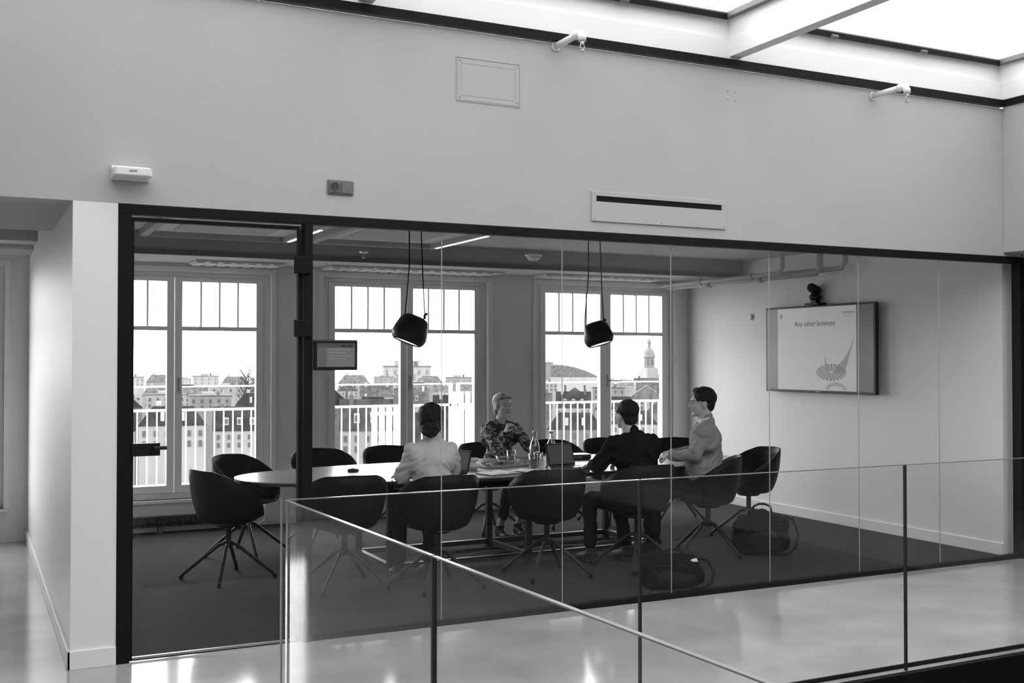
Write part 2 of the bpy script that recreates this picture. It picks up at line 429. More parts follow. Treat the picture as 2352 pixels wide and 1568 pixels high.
for dx in (-.009, .009): MB().cyl((-.037 + dx, -.0215, 0), (-.037 + dx, -.0195, 0), .003, n=8).build('pin_hole', BLK, s)
s = empty('access_panel', (2.955, 6.29, 3.41), 0, 'painted rectangular access hatch high on the wall', 'access panel')
MB().box(-.225, -.220, -.004, 0, -.14, .14).box(.220, .225, -.004, 0, -.14, .14).box(-.220, .220, -.004, 0, -.14, -.135).box(-.220, .220, -.004, 0, .135, .14).build('frame', WALL, s)
MB().box(-.216, .216, -.003, 0, -.131, .131).build('panel', WALL, s)
RIM = M('rim_grey', .30, .6)
MB().box(-.19, .19, -.004, -.003, -.102, -.1005).box(-.19, .19, -.004, -.003, .1, .1015).box(-.19, -.1885, -.004, -.003, -.1, .1).box(.188, .1895, -.004, -.003, -.1, .1).build('rim', RIM, s)
for x in (-.2, .2):
    for z in (-.115, .115): MB().cyl((x, -.005, z), (x, -.003, z), .004, n=8).build('screw', GPLAST, s)
s = empty('slot_vent', (4.26, 6.29, 2.67), 0, 'long rectangular air grille plate with one black slot, above the glass wall', 'vent')
MB().box(-.55, .55, -.012, 0, .07, .10).box(-.55, .55, -.012, 0, -.1, .032).box(-.55, -.515, -.012, 0, .032, .07).box(.515, .55, -.012, 0, .032, .07).build('plate', WALL, s, bevel=.002)
MB().box(-.515, .515, -.004, -.001, .032, .07).build('slot', BLK, s)
for x in (-.53, 0, .53): MB().cyl((x, -.014, -.085), (x, -.012, -.085), .004, n=8).build('screw', GPLAST, s)
s = empty('screw_holes', (4.87, 6.29, 3.53), 0, 'four tiny screw fixings on the wall under the skylight beam', 'screws')
for x in (-.035, .035):
    for z in (-.03, .03): MB().cyl((x, -.005, z), (x, 0, z), .004, n=8).build('screw', SLG, s)
def sprinkler(x, z, label):
    s = empty('sprinkler_pipe', (x, 6.29, z), 0, label, 'sprinkler', 'wall sprinklers under the skylight')
    MB().cyl((0, 0, 0), (0, -.30, .0), .022).build('pipe', PLAST, s, smooth=True)
    MB().cyl((0, -.002, 0), (0, -.01, 0), .032).build('flange', PLAST, s)
    m = MB(); m.cyl((0, -.27, 0), (0, -.315, 0), .028); m.tube([(0, -.3, 0), (0, -.335, -.005), (0, -.35, -.03), (0, -.35, -.055)], .026, 14); m.build('elbow', PLAST, s, smooth=True)
    m = MB().cyl((0, -.35, -.055), (0, -.35, -.075), .014).cyl((0, -.35, -.115), (0, -.35, -.119), .018)
    m.tube([(-.012, -.35, -.075), (-.015, -.35, -.095), (-.005, -.35, -.115)], .003).tube([(.012, -.35, -.075), (.015, -.35, -.095), (.005, -.35, -.115)], .003)
    m.build('sprinkler_head', METAL, s)
sprinkler(3.44, 3.70, 'white sprinkler pipe elbow sticking out of the wall left of the skylight beam')
sprinkler(6.21, 3.67, 'white sprinkler pipe elbow sticking out of the wall near the right corner')
s = empty('booking_tablet', (1.95, 6.29, 1.675), 0, 'black room booking tablet with lit screen mounted on the glass beside the door', 'tablet')
MB().box(-.135, .135, -.025, 0, -.09, .09).build('casing', BLKS, s, bevel=.008)
sc = MB().box(-.115, .115, -.027, -.025, -.07, .07).build('screen', M('tablet_screen', .08, .3, emit=.08), s)
MB().box(-.115, -.06, -.0285, -.027, -.07, .045).build('side_bar', M('tablet_bar', .1, .3, emit=.03), sc)
MB().box(-.115, .115, -.0285, -.027, .045, .07).build('top_bar', M('tablet_top', .06, .3, emit=.02), sc)
m = MB()
for k in range(4): m.box(-.05, .09 - .03 * (k % 2), -.0285, -.027, .03 - .018 * k, .034 - .018 * k)
m.build('screen_text', SLG, sc)
for x in (.045, .085): MB().box(x - .015, x + .015, -.0295, -.0285, .05, .06).build('button', M('btn', .03, .3), sc)

# ------------------------------------------------------------------ TV etc.
XW = XR - .04
tv = empty('television', (XW, 8.60, 1.755), 0, 'large wall mounted television showing a slide reading Any other business', 'television')
MB().box(-.05, 0, -.3, .3, -.2, .2).build('wall_mount', BLK, tv)
MB().box(-.09, -.05, -.80, .80, -.445, .445).build('casing', BLKS, tv, bevel=.006)
sc = MB().box(-.092, -.09, -.775, .775, -.42, .425).build('screen', SCRD, tv)
sl = MB().box(-.0935, -.092, -.55, .60, -.42, .425).build('slide', SCREEN, sc)
ROTT = Matrix(((0, 0, -1), (-1, 0, 0), (0, 1, 0))).to_4x4()
def text(body, size, loc, mat, parent, name='lettering', mtx=ROTT, align='CENTER'):
    c = bpy.data.curves.new(name, 'FONT'); c.body = body; c.size = size; c.align_x = align
    o = bpy.data.objects.new('t', c); COL.objects.link(o)
    dg = bpy.context.evaluated_depsgraph_get(); dg.update()
    me = bpy.data.meshes.new_from_object(o.evaluated_get(dg)); bpy.data.objects.remove(o)
    me.transform(Matrix.Translation(loc) @ mtx); me.materials.clear(); me.materials.append(mat)
    ob = bpy.data.objects.new(name, me); COL.objects.link(ob); ob.parent = parent; return ob
text('Any other business', .077, (-.0945, .04, .235), SLT, sc)
text('translate', .05, (-.0945, -.44, .345), SLG, sc)
text('by Business', .022, (-.0945, -.44, .318), SLG, sc)
m = MB()
for k in range(6):
    a = k * math.pi / 3
    m.cyl((-.0945, .545 + .016 * math.cos(a), .345 + .02 * math.sin(a)), (-.0935, .545 + .016 * math.cos(a), .345 + .02 * math.sin(a)), .008, n=8)
m.build('emblem', SLG, sc)
m = MB()
for k in range(22):
    a0 = R(k * 360 / 22); a1 = R(k * 360 / 22 + 11)
    def e(a, q): return (-.0942, -.20 - q * .21 * math.cos(a), -.235 + q * .085 * math.sin(a))
    m.quad(e(a0, .12), e(a1, .12), e(a1, 1), e(a0, 1))
m.build('platform_drawing', SLF2, sc)
m = MB()
for k in range(12):
    t0 = k / 12; t1 = (k + .55) / 12
    def lo(t): return (-.0945, -.24 - .16 * t, -.25 + .02 * t)
    def hi(t): return (-.0945, -.30 - .245 * t, -.155 + .22 * t * t + .10 * t)
    m.quad(lo(t0), lo(t1), hi(t1), hi(t0))
m.build('fan_drawing', SLF2, sc)
m = MB()
for k in range(16):
    a0 = R(k * 11.25); a1 = R((k + 1) * 11.25)
    m.quad((-.094, -.27 - .1 * math.cos(a0), -.41 + .04 * math.sin(a0)), (-.094, -.27 - .1 * math.cos(a1), -.41 + .04 * math.sin(a1)), (-.094, -.27 - .15 * math.cos(a1), -.41 + .075 * math.sin(a1)), (-.094, -.27 - .15 * math.cos(a0), -.41 + .075 * math.sin(a0)))
m.build('arch_drawing', SLF, sc)
m = MB().ell((-.0955, -.12, -.09), (.0008, .010, .012)).box(-.096, -.095, -.132, -.108, -.17, -.102).box(-.096, -.095, -.130, -.121, -.24, -.17).box(-.096, -.095, -.119, -.111, -.24, -.17)
m.build('figure_drawing', PAPER, sc)
MB().box(-.0925, -.09, -.03, .03, -.438, -.428).build('badge', SLG, tv)
vc = empty('video_camera', (XW - .06, 8.66, 2.205), 0, 'small black conference camera perched above the television', 'camera')
MB().box(-.06, .06, -.1, .1, 0, .02).box(-.03, .03, -.04, .04, .02, .05).build('bracket', BLKS, vc, bevel=.004)
MB().ell((0, 0, .08), (.06, .07, .04)).build('base', BLKS, vc, smooth=True)
T = Matrix.Translation((-.01, .0, .16)) @ Matrix.Rotation(R(-75), 4, 'Y') @ Matrix.Rotation(R(15), 4, 'X')
MB().lathe([(0, -.07), (.045, -.065), (.05, 0), (.045, .07), (.03, .075), (0, .075)], mtx=T).build('camera_body', BLKS, vc, smooth=True)
for yy in (-.045, .045): MB().cyl((0, yy, .10), (0, yy, .17), .012).build('yoke', BLKS, vc)
pp_ = empty('ceiling_pipes', (7.5, 9.6, 2.5), 0, 'painted pipes with couplings running under the ceiling along the right wall', 'pipes')
for dx, z, r_, y0 in ((0, 0, .03, -1.3), (-.13, .02, .022, -.9), (.14, .04, .025, -1.5)):
    MB().tube([(dx, y0, z + .2), (dx, y0, z + .06), (dx, y0 + .05, z), (dx, 1.3, z)], r_, 12).build('pipe', SOFF, pp_, smooth=True)
    for yy in (-.4, .5): MB().cyl((dx, yy - .03, z), (dx, yy + .03, z), r_ + .012).build('coupling', SOFF, pp_)
def cdet(x, y, z, label, name, cat, r_=.055, mat=PLAST):
    s = empty(name, (x, y, z), 0, label, cat)
    MB().lathe([(0, 0), (r_ * 1.1, 0), (r_ * 1.1, -.012), (r_ * .95, -.016), (0, -.016)]).build('base', mat, s)
    MB().lathe([(0, -.016), (r_ * .8, -.016), (r_ * .85, -.03), (r_ * .55, -.05), (0, -.055)]).build('dome', mat, s, smooth=True)
p = onZ(1225, 585, 2.58); cdet(p.x, min(10.3, p.y), 2.58, 'white smoke detector under the ceiling beam', 'smoke_detector', 'smoke detector', .07)
def ceil_sprk(u, v, z, label):
    p = onZ(u, v, z); s = empty('ceiling_sprinkler', (p.x, p.y, z), 0, label, 'sprinkler')
    MB().lathe([(0, 0), (.04, 0), (.035, -.01), (0, -.012)]).build('plate', METAL, s)
    MB().cyl((0, 0, -.01), (0, 0, -.05), .008, n=8).cyl((0, 0, -.05), (0, 0, -.054), .017, n=12).build('nozzle', METAL, s)
ceil_sprk(940, 530, 2.75, 'small sprinkler in the ceiling above the first lamp')
ceil_sprk(835, 578, 2.58, 'small sprinkler under the beam right of the door post')
ceil_sprk(1912, 587, 2.75, 'small sprinkler in the ceiling above the television')
tag(MB().ell((XW - .012, 9.75, 2.12), (.015, .03, .035)).build('wall_knob', PLAST, smooth=True), 'small white round fitting on the wall left of the television', 'fitting')

# pendant lamps
F2 = Vector((math.sin(R(YAW)), math.cos(R(YAW)), 0)); R2 = Vector((math.cos(R(YAW)), -math.sin(R(YAW)), 0))
def pendant(x, y, z, tilt, label, sc_=1.0, zc=2.75):
    s = empty('pendant_lamp', (x, y, z), 0, label, 'lamp', 'black pendant lamps over the table')
    down = (Vector((0, 0, -1)) + R2 * tilt - F2 * .12).normalized()
    q = Vector((0, 0, -1)).rotation_difference(down).to_matrix().to_4x4() @ Matrix.Scale(sc_, 4)
    MB().lathe([(0, .115), (.07, .112), (.095, .10), (.115, .07), (.135, .0), (.142, -.05), (.13, -.085), (.112, -.105), (.108, -.10), (.125, -.08), (.13, -.05), (.09, .09), (0, .10)], mtx=q).build('lamp_shade', BLKS, s, smooth=True)
    MB().lathe([(0, -.092), (.118, -.092), (.118, -.086), (0, -.086)], mtx=q).build('diffuser', LEDL, s)
    h1 = (q @ Vector((0, 0, .10))) - R2 * .085; h2 = (q @ Vector((0, 0, .09))) + R2 * .075
    m = MB().tube([h2, h2 + Vector((0, 0, .03)), h2 + R2 * .02 + Vector((0, 0, .05))], .012); m.build('cord_clip', BLKS, s)
    H = zc - z
    MB().tube([h1 - Vector((0, 0, .03)), h1 + Vector((0, 0, .06)), h1 + R2 * .03 + Vector((0, 0, H * .5)), Vector((h1.x, h1.y, H)) + R2 * .03], .005).build('cord', BLK, s)
    MB().tube([h2, h2 + Vector((0, 0, .06)), h2 - R2 * .015 + Vector((0, 0, H * .4)), Vector((h2.x, h2.y, H)) - R2 * .03], .005).build('cord', BLK, s)
pendant(3.25, 8.4, 1.89, -.38, 'black pendant lamp nearer the door, tipped to the left', 1.05)
pendant(5.02, 8.4, 1.875, .28, 'black pendant lamp above the man in the dark suit, tipped to the right', .95)

# radiator
rd = empty('radiator', (1.65, YW - .10, .002), 0, 'low dark finned floor convector under the left window', 'radiator')
MB().box(-.8, .85, -.02, .02, .10, .12).build('rail', GPLAST, rd)
m = MB()
for k in range(82): m.box(-.79 + k * .02, -.785 + k * .02, -.05, .05, .06, .16)
m.build('fins', GPL2, rd)
for x in (-.7, 0, .7): MB().box(x - .02, x + .02, -.04, .04, 0, .06).build('foot', GPLAST, rd)
MB().tube([(.86, 0, .02), (.95, 0, .03), (1.0, 0, .06), (1.0, 0, .26)], .012).cyl((1.0, 0, .14), (1.0, 0, .2), .022).build('valve_pipe', PLAST, rd)
s = empty('pipe_valve', (.22, YW - .08, 0), 0, 'chrome heating pipe and valve at the left edge of the corridor', 'pipe')
MB().cyl((0, 0, 0), (0, 0, .2), .012).build('pipe', METAL, s)
MB().cyl((0, 0, .14), (0, 0, .2), .022).ell((0, 0, .22), (.028, .028, .03)).build('valve', METAL, s)

# ------------------------------------------------------------------ table
TCX, TCY, TZ = 4.13, 8.40, .74
tb = empty('meeting_table', (TCX, TCY, .002), 0, 'long oval meeting table with thin top and dark steel base', 'table')
def sup(hl, hw, n=2.4, k=72):
    o = []
    for i in range(k):
        t = 2 * math.pi * i / k; c, s_ = math.cos(t), math.sin(t)
        o.append((hl * math.copysign(abs(c) ** (2 / n), c), hw * math.copysign(abs(s_) ** (2 / n), s_)))
    return o
MB().prism(sup(2.30, .75), TZ - .008, TZ).build('tabletop', TABLE, tb)
MB().prism(sup(2.298, .748), TZ - .03, TZ - .0082).build('edge_band', TEDGE, tb)
for x in (-1.2, 0, 1.2):
    for y in (-.38, .38):
        MB().box(x - .025, x + .025, y - .025, y + .025, .0, TZ - .03).build('leg', DMET, tb, bevel=.003)
    MB().box(x - .02, x + .02, -.355, .355, .03, .07).build('cross_bar', DMET, tb)
    MB().box(x - .02, x + .02, -.355, .355, TZ - .08, TZ - .03).build('cross_bar', DMET, tb)
for y in (-.38, .38):
    for a, b in ((-1.175, -.025), (.025, 1.175)):
        MB().box(a, b, y - .02, y + .02, .03, .07).build('floor_bar', DMET, tb)
MB().box(-.5, .5, -.08, .08, TZ - .15, TZ - .08).build('cable_tray', DMET, tb)

# ------------------------------------------------------------------ chairs
def make_chair():
    root = empty('shell_chair')
    bm = bmesh.new(); NT, NS = 48, 12
    def H(t):
        a = abs(t)
        pts = [(0, .835), (40, .825), (65, .775), (90, .70), (110, .655), (130, .57), (145, .485), (160, .455), (180, .45)]
        for (a0, h0), (a1, h1) in zip(pts[:-1], pts[1:]):
            if a <= a1:
                q = (a - a0) / (a1 - a0); return h0 + (h1 - h0) * q
        return .45
    rows = []
    c0 = bm.verts.new((0, 0, .42))
    for si in range(1, NS + 1):
        s_ = si / NS; row = []
        for ti in range(NT):
            tt = -180 + 360 * ti / NT; a = R(tt)
            Rx = .305; Ry = .285 if abs(tt) < 90 else .25
            h = H(tt)
            if s_ < .45: rr = s_ / .45 * .66; z = .42 + .01 * (s_ / .45) ** 2
            else:
                q = (s_ - .45) / .55
                rr = .66 + .34 * math.sin(q * math.pi / 2) ** .8 if h > .5 else .66 + .34 * q
                z = .43 + (h - .43) * (q ** 1.25)
            row.append(bm.verts.new((Rx * rr * math.sin(a), -Ry * rr * math.cos(a), z)))
        rows.append(row)
    for k in range(NT): bm.faces.new((c0, rows[0][k], rows[0][(k + 1) % NT]))
    for A, B in zip(rows[:-1], rows[1:]):
        for k in range(NT):
            j = (k + 1) % NT; bm.faces.new((A[k], A[j], B[j], B[k]))
    m = MB(); m.bm.free(); m.bm = bm
    o = m.build('seat_shell', CHAIRM, root, smooth=True)
    md = o.modifiers.new('sol', 'SOLIDIFY'); md.thickness = .014; md.offset = -1
    MB().ell((0, .02, .447), (.2, .19, .022)).build('seat_pad', CUSH, root, smooth=True)
    MB().cyl((0, 0, .27), (0, 0, .41), .022).cyl((0, 0, .395), (0, 0, .412), .09, .11).build('column', DMET, root, smooth=False)
    MB().cyl((0, 0, .235), (0, 0, .285), .032).build('hub', DMET, root)
    for k in range(4):
        a = R(45 + 90 * k + 8); dx, dy = math.cos(a), math.sin(a)
        l = MB().tube([(dx * .02, dy * .02, .265), (dx * .07, dy * .07, .25), (dx * .2, dy * .2, .145), (dx * .33, dy * .33, .04), (dx * .345, dy * .345, .02)], .0135, 10).build('leg', DMET, root, smooth=True)
        MB().cyl((dx * .347, dy * .347, 0), (dx * .347, dy * .347, .03), .015, n=10).build('foot', BLK, l)
    return root
first = make_chair(); used = False
def chair(x, y, face, label, group='black shell chairs around the meeting table'):
    global used
    c = copy_tree(first) if used else first
    used = True
    c.location = (x, y, .003); c.rotation_euler = (0, 0, math.atan2(-face[0], face[1]))
    tag(c, label, 'chair', group); return c
chair(1.77, 8.37, (.95, .25), 'empty black shell chair at the door end of the table, leftmost in view')
chair(2.13, 9.33, (.6, -.8), 'empty black shell chair just behind the leftmost chair, toward the windows')
chair(2.45, 7.66, (.1, 1), 'empty black shell chair on the near side directly right of the door post')
chair(3.06, 7.38, (.0, 1), 'black shell chair occupied by the woman in the pale knit sweater')
chair(3.98, 7.42, (.15, 1), 'empty black shell chair on the near side between the knit sweater and the dark suit')
chair(4.77, 7.38, (.0, 1), 'black shell chair occupied by the man in the dark suit')
chair(5.64, 7.62, (-.75, .66), 'black shell chair occupied by the man in the grey sweater')
chair(6.47, 8.12, (-1, .15), 'empty black shell chair at the television end of the table')
chair(2.87, 9.55, (.0, -1), 'empty black shell chair on the window side, seen just past the door post')
chair(3.56, 9.6, (.1, -1), 'empty black shell chair on the window side, left of the knit sweater')
chair(4.5, 9.56, (.05, -1), 'black shell chair occupied by the fair haired woman in the printed blouse')
chair(5.28, 9.6, (.0, -1), 'empty black shell chair on the window side behind the water carafes')
chair(5.9, 9.58, (.0, -1), 'empty black shell chair on the window side, mostly hidden behind the dark suit')
chair(6.5, 9.3, (-.5, -.85), 'empty black shell chair on the window side left of the grey sweater')

# ------------------------------------------------------------------ people
def hand(mb, w, d, n, side, curl=22):
    w = Vector(w); d = Vector(d).normalized(); n = Vector(n); n = (n - d * n.dot(d)).normalized(); s = d.cross(n) * side
    basis = Matrix((s, d, n)).transposed().to_4x4()
    mb.ell((0, 0, 0), (.036, .048, .014), Matrix.Translation(w + d * .043) @ basis, 14, 8)
    for k, (o, L) in enumerate(((.027, .88), (.009, 1.0), (-.010, .93), (-.027, .73))):
        p = w + d * .078 + s * o; dd = d.copy(); nn = n.copy(); r_ = .008
        for j, l in enumerate((.036, .025, .019)):
            ang = R(curl + 6 * j); d0 = dd.copy(); dd = (d0 * math.cos(ang) + nn * math.sin(ang)).normalized(); nn = (nn * math.cos(ang) - d0 * math.sin(ang)).normalized()
            q = p + dd * l * L; mb.cap(p, r_, q, r_ * .92); p = q; r_ *= .92
    p = w + d * .02 + s * .028
    q = p + (d * .5 + s * .7 + n * .3).normalized() * .040; mb.cap(p, .011, q, .0095)
    q2 = q + (d * .9 + s * .15 + n * .35).normalized() * .030; mb.cap(q, .0095, q2, .008)

def human(label, loc, face, top, trou, shoe, hairm, sh=.165, lean=.0, arms=None, head_yaw=0, head_tilt=0, scale=1, hair='short', hem=.13, knees=None, male=True, roll=0, loose=0, hx=0, slv=0, curl=22, collar=False):
    rz = math.atan2(-face[0], face[1])
    root = empty('person', (loc[0], loc[1], .003), rz, label, 'person', None, scale)
    def P(x, y, z): return Vector((x, y + lean * max(0, z - .5), z))
    hc = P(hx, .035, 1.205)
    HM = Matrix.Translation(hc) @ Matrix.Rotation(R(head_yaw), 4, 'Z') @ Matrix.Rotation(R(head_tilt), 4, 'X') @ Matrix.Rotation(R(roll), 4, 'Y')
    b = MB()
    b.ell(P(0, 0, .55), (.15, .11, .09)); b.cap(P(0, 0, .6), .10, P(0, 0, .92), .105)
    b.cap(P(-sh + .01, 0, 1.0), .045, P(sh - .01, 0, 1.0), .045)
    nr = .052 if male else .042
    b.cap(P(hx * .5, -.005, 1.0), nr + .008, HM @ Vector((0, -.02, -.05)), nr)
    kn = knees or [(-.12, .42, .50, -.12, .42, .09), (.12, .42, .50, .12, .42, .09)]
    for (kx, ky, kz, ax, ay, az), s in zip(kn, (-1, 1)):
        b.cap(Vector((s * .085, .02, .53)), .06, Vector((kx, ky, kz)), .045); b.cap(Vector((kx, ky, kz)), .044, Vector((ax, ay, az)), .030)
        b.cap(Vector((ax, ay, az)), .026, Vector((ax, ay + .07, .045)), .015)
    for (el, wr, hd, hn), s in zip(arms, (-1, 1)):
        S = P(s * sh, 0, .99); b.cap(S, .042, Vector(el), .035); b.cap(Vector(el), .033, Vector(wr), .023)
        hand(b, wr, hd, hn, 1 if s < 0 else -1, curl)
    b.ell((0, -.015, .03), (.074, .092, .08), HM); b.ell((0, .018, -.03), (.060, .068, .082), HM)
    b.ell((0, .058, -.088), (.024, .022, .02), HM)
    b.cap(HM @ Vector((0, .086, .008)), .009, HM @ Vector((0, .101, -.024)), .0115)
    b.ell((0, .07, .028), (.048, .018, .012), HM)
    for s in (-1, 1):
        b.ell((s * .034, .058, -.024), (.024, .024, .022), HM); b.ell((s * .074, -.005, -.008), (.010, .02, .032), HM)
        b.ell((s * .013, .09, -.027), (.009, .01, .008), HM)
    body = remesh_build(b, 'body', SKIN, root, .0045, 3)
    for s in (-1, 1):
        MB().ell((s * .029, .073, .002), (.013, .007, .0065), HM, 12, 8).build('eye', EYEW, root, smooth=True)
        MB().ell((s * .029, .0775, .002), (.0065, .004, .0062), HM, 12, 8).build('pupil', EYEM, root, smooth=True)
        MB().ell((s * .029, .083, .024), (.016, .005, .003), HM, 12, 8).build('eyebrow', hairm, root, smooth=True)
    MB().ell((0, .087, -.056), (.022, .007, .006), HM, 12, 8).build('mouth', SKIND, root, smooth=True)
    h = MB()
    if hair == 'short':
        h.ell((0, -.030, .043), (.083, .099, .084), HM); h.ell((0, -.055, -.025), (.066, .052, .062), HM)
        for s in (-1, 1): h.ell((s * .068, -.01, .028), (.014, .045, .036), HM)
    elif hair == 'quiff':
        h.ell((0, -.026, .046), (.083, .1, .09), HM); h.ell((0, .03, .10), (.06, .04, .03), HM); h.ell((0, -.06, -.01), (.064, .048, .06), HM)
        for s in (-1, 1): h.ell((s * .066, -.008, .032), (.014, .035, .032), HM)
    elif hair == 'bun':
        h.ell((0, -.03, .04), (.092, .108, .092), HM); h.ell((0, -.06, -.03), (.084, .06, .08), HM)
        h.ell((.0, -.13, -.065), (.070, .05, .054), HM); h.ell((.03, -.145, -.045), (.035, .035, .035), HM); h.ell((-.03, -.14, -.075), (.035, .035, .03), HM)
        for s in (-1, 1): h.ell((s * .07, .0, .01), (.018, .055, .06), HM)
    else:
        h.ell((0, -.034, .042), (.085, .099, .085), HM); h.ell((0, -.06, -.03), (.068, .05, .07), HM)
        for s in (-1, 1):
            h.ell((s * .069, -.012, .008), (.014, .044, .052), HM)
            h.ell((s * .034, .044, .084), (.038, .032, .018), HM)
        h.ell((-.0, -.11, -.06), (.036, .03, .045), HM)
    hd_ = {'short': .004, 'quiff': .006, 'bun': .008}.get(hair, .0025)
    remesh_build(h, 'hair', hairm, root, .0055, 3, hd_, .025)
    t = MB(); nb = P(0, -.01, 1.065)
    t.ell(P(0, 0, .90), (sh + .0 + loose * .5, .122 + loose * .5, .17)); t.ell(P(0, .012, .66), ((.165 if male else .155) + loose, .135 + loose, .17))
    t.cap(P(0, 0, .66), .13 + loose, P(0, 0, .9), .125 + loose * .3)
    for s in (-1, 1):
        t.cap(P(s * sh, 0, .985), .060, nb + Vector((s * .035, 0, -.02)), .045)
        t.cap(P(s * (sh - .05), 0, .9), .1, P(s * (sh - .02), 0, .96), .085)
    if loose: t.cap(nb + Vector((hx * .4, 0, -.01)), .068, nb + Vector((hx * .5, .01, .016)), .064)
    for (el, wr, hd, hn), s in zip(arms, (-1, 1)):
        S = P(s * sh, 0, .98); el = Vector(el); wr = Vector(wr)
        t.cap(S, .064 + loose * .3 + slv, el, .050 + loose * .4 + slv); t.cap(el, .050 + loose * .4 + slv, el.lerp(wr, .92), .036 + loose * .2)
    remesh_build(t, 'jacket' if top is SUIT else ('blouse' if top is PRINT else 'sweater'), top, root, .0075, 4, .012, .08, fold=.009)
    if collar:
        c = MB(); T = Matrix.Translation(P(hx * .4, .0, 1.080)) @ Matrix.Rotation(R(-12), 4, 'X')
        c.lathe([(.069, -.024), (.062, .008), (.058, .010), (.062, -.02), (.069, -.024)], 24, T); c.build('shirt_collar', PAPER, root, smooth=True)
    t = MB(); t.ell((0, 0, .555), (.172, .135, .105))
    for (kx, ky, kz, ax, ay, az), s in zip(kn, (-1, 1)):
        t.cap(Vector((s * .085, .0, .54)), .088, Vector((kx, ky, kz)), .064)
        A = Vector((ax, ay, az)); K = Vector((kx, ky, kz)); t.cap(K, .064, K.lerp(A, 1 - (hem - .07) / .42), .052)
    remesh_build(t, 'trousers', trou, root, .009, 4, .012, .08, fold=.006)
    for (kx, ky, kz, ax, ay, az) in kn:
        f = MB(); f.ell((ax, ay - .01, az - .035), (.042, .055, .045)); f.ell((ax, ay + .10, az - .055), (.044, .09, .032)); f.box(ax - .036, ax + .036, ay - .055, ay + .17, az - .088, az - .075)
        f.cap(Vector((ax, ay, az - .02)), .045, Vector((ax, ay + .07, az - .045)), .038)
        f.cyl((ax, ay, az - .02), (ax, ay, az + .03), .042, .045)
        remesh_build(f, 'shoe', shoe, root, .006, 3)
    return root

armsA = [((-.19, .12, .80), (-.12, .40, .775), (.35, 1, -.05), (0, 0, -1)), ((.19, .12, .80), (.14, .40, .775), (-.35, 1, -.05), (0, 0, -1))]
human('seated woman seen from behind in a pale knit sweater, dark hair in a low bun', (3.02, 7.37), (.05, 1), KNIT, TROU, SHOE, HAIRD, sh=.132, lean=.05, arms=armsA, head_yaw=-22, hair='bun', male=False, loose=.03, hx=.01)
armsB = [((-.18, .37, .785), (-.075, .235, .965), (.55, .05, .8), (.75, .1, -.5)), ((.18, .37, .785), (.06, .245, .955), (-.55, .08, .8), (-.75, .1, -.5))]
human('seated woman facing the viewer in a printed blouse, fair hair, hands clasped under her chin', (4.55, 9.48), (.03, -1), PRINT, TROU, SHOE, HAIRB, sh=.145, lean=.12, arms=armsB, head_yaw=5, hair='tied', male=False, hem=.2, slv=-.004, curl=34,
      knees=[(-.1, .44, .5, -.06, .30, .09), (.1, .44, .5, .16, .36, .09)])
armsC = [((-.26, .14, .80), (-.15, .38, .785), (.2, 1, -.1), (0, 0, -1)), ((.26, .14, .80), (.17, .38, .785), (-.3, 1, -.1), (0, 0, -1))]
human('seated man seen from behind in a dark suit jacket with short dark hair', (4.74, 7.36), (-.08, 1), SUIT, TROU, SHOE, HAIRD, sh=.19, lean=.04, arms=armsC, head_yaw=8, hair='short', male=True, loose=.022, hx=-.045,
      knees=[(-.14, .42, .50, -.16, .38, .09), (.14, .42, .50, .14, .30, .09)])
armsD = [((-.22, .05, .80), (-.10, .27, .79), (.6, .75, -.15), (.5, -.2, -.8)), ((.18, .07, .80), (.03, .27, .80), (-.6, .75, -.1), (-.5, -.2, -.8))]
human('seated man in profile in a grey sweater, hands together on the table', (5.64, 7.67), (-.76, .65), KNIT2, TROU, SHOE, HAIRD, sh=.170, lean=-.02, arms=armsD, head_yaw=20, hair='quiff', male=True, scale=1.055, loose=.018, slv=-.004, curl=30, collar=True)

# ------------------------------------------------------------------ things on the table
Zt = TZ + .004
s = empty('serving_tray', (4.1, 8.42, Zt), R(10), 'flat oblong serving tray of snacks in the middle of the table', 'tray')
MB().prism(sup(.25, .14, 5, 40), 0, .012).build('tray_base', SLG, s, bevel=.003)
MB().prism(sup(.235, .125, 5, 40), .012, .014).build('tray_inlay', GPLAST, s)
for k in range(14):
    m = MB()
    for j in range(3):
        m.ell((random.uniform(-.018, .018), random.uniform(-.012, .012), random.uniform(-.004, .006)), (random.uniform(.015, .024), random.uniform(.012, .018), random.uniform(.009, .014)))
    o = remesh_build(m, 'pastry', M('pastry_%d' % k, random.choice([.06, .12, .25, .4, .55]), .7, bump=(60, .6)), None, .004, 1, .006, .012)
    i_ = k % 7
    o.location = (4.1 + (i_ - 3) * .06, 8.42 + (-.05 if k < 7 else .05) + (i_ - 3) * .01, Zt + .03); o.rotation_euler = (0, 0, random.uniform(0, 3))
    tag(o, 'small pastry lying on the serving tray', 'pastry', 'pastries on the serving tray')
def bowl(x, y, r_, label, mat=PAPER):
    s = empty('bowl', (x, y, Zt), 0, label, 'bowl')
    MB().lathe([(0, 0), (r_ * .5, 0), (r_ * .9, .03), (r_, .05), (r_ * .95, .05), (r_ * .85, .03), (r_ * .45, .008), (0, .008)]).build('bowl_wall', mat, s, smooth=True)
    MB().ell((0, 0, .03), (r_ * .8, r_ * .8, .02)).build('contents', M('nuts', .2, .8, bump=(90, 1)), s, smooth=True)
bowl(3.90, 8.68, .08, 'small white bowl behind the serving tray')
bowl(4.25, 8.75, .06, 'small glass bowl beside the carafes', GLC)
bowl(3.72, 8.22, .07, 'small white bowl left of the serving tray, nearer the knit sweater')
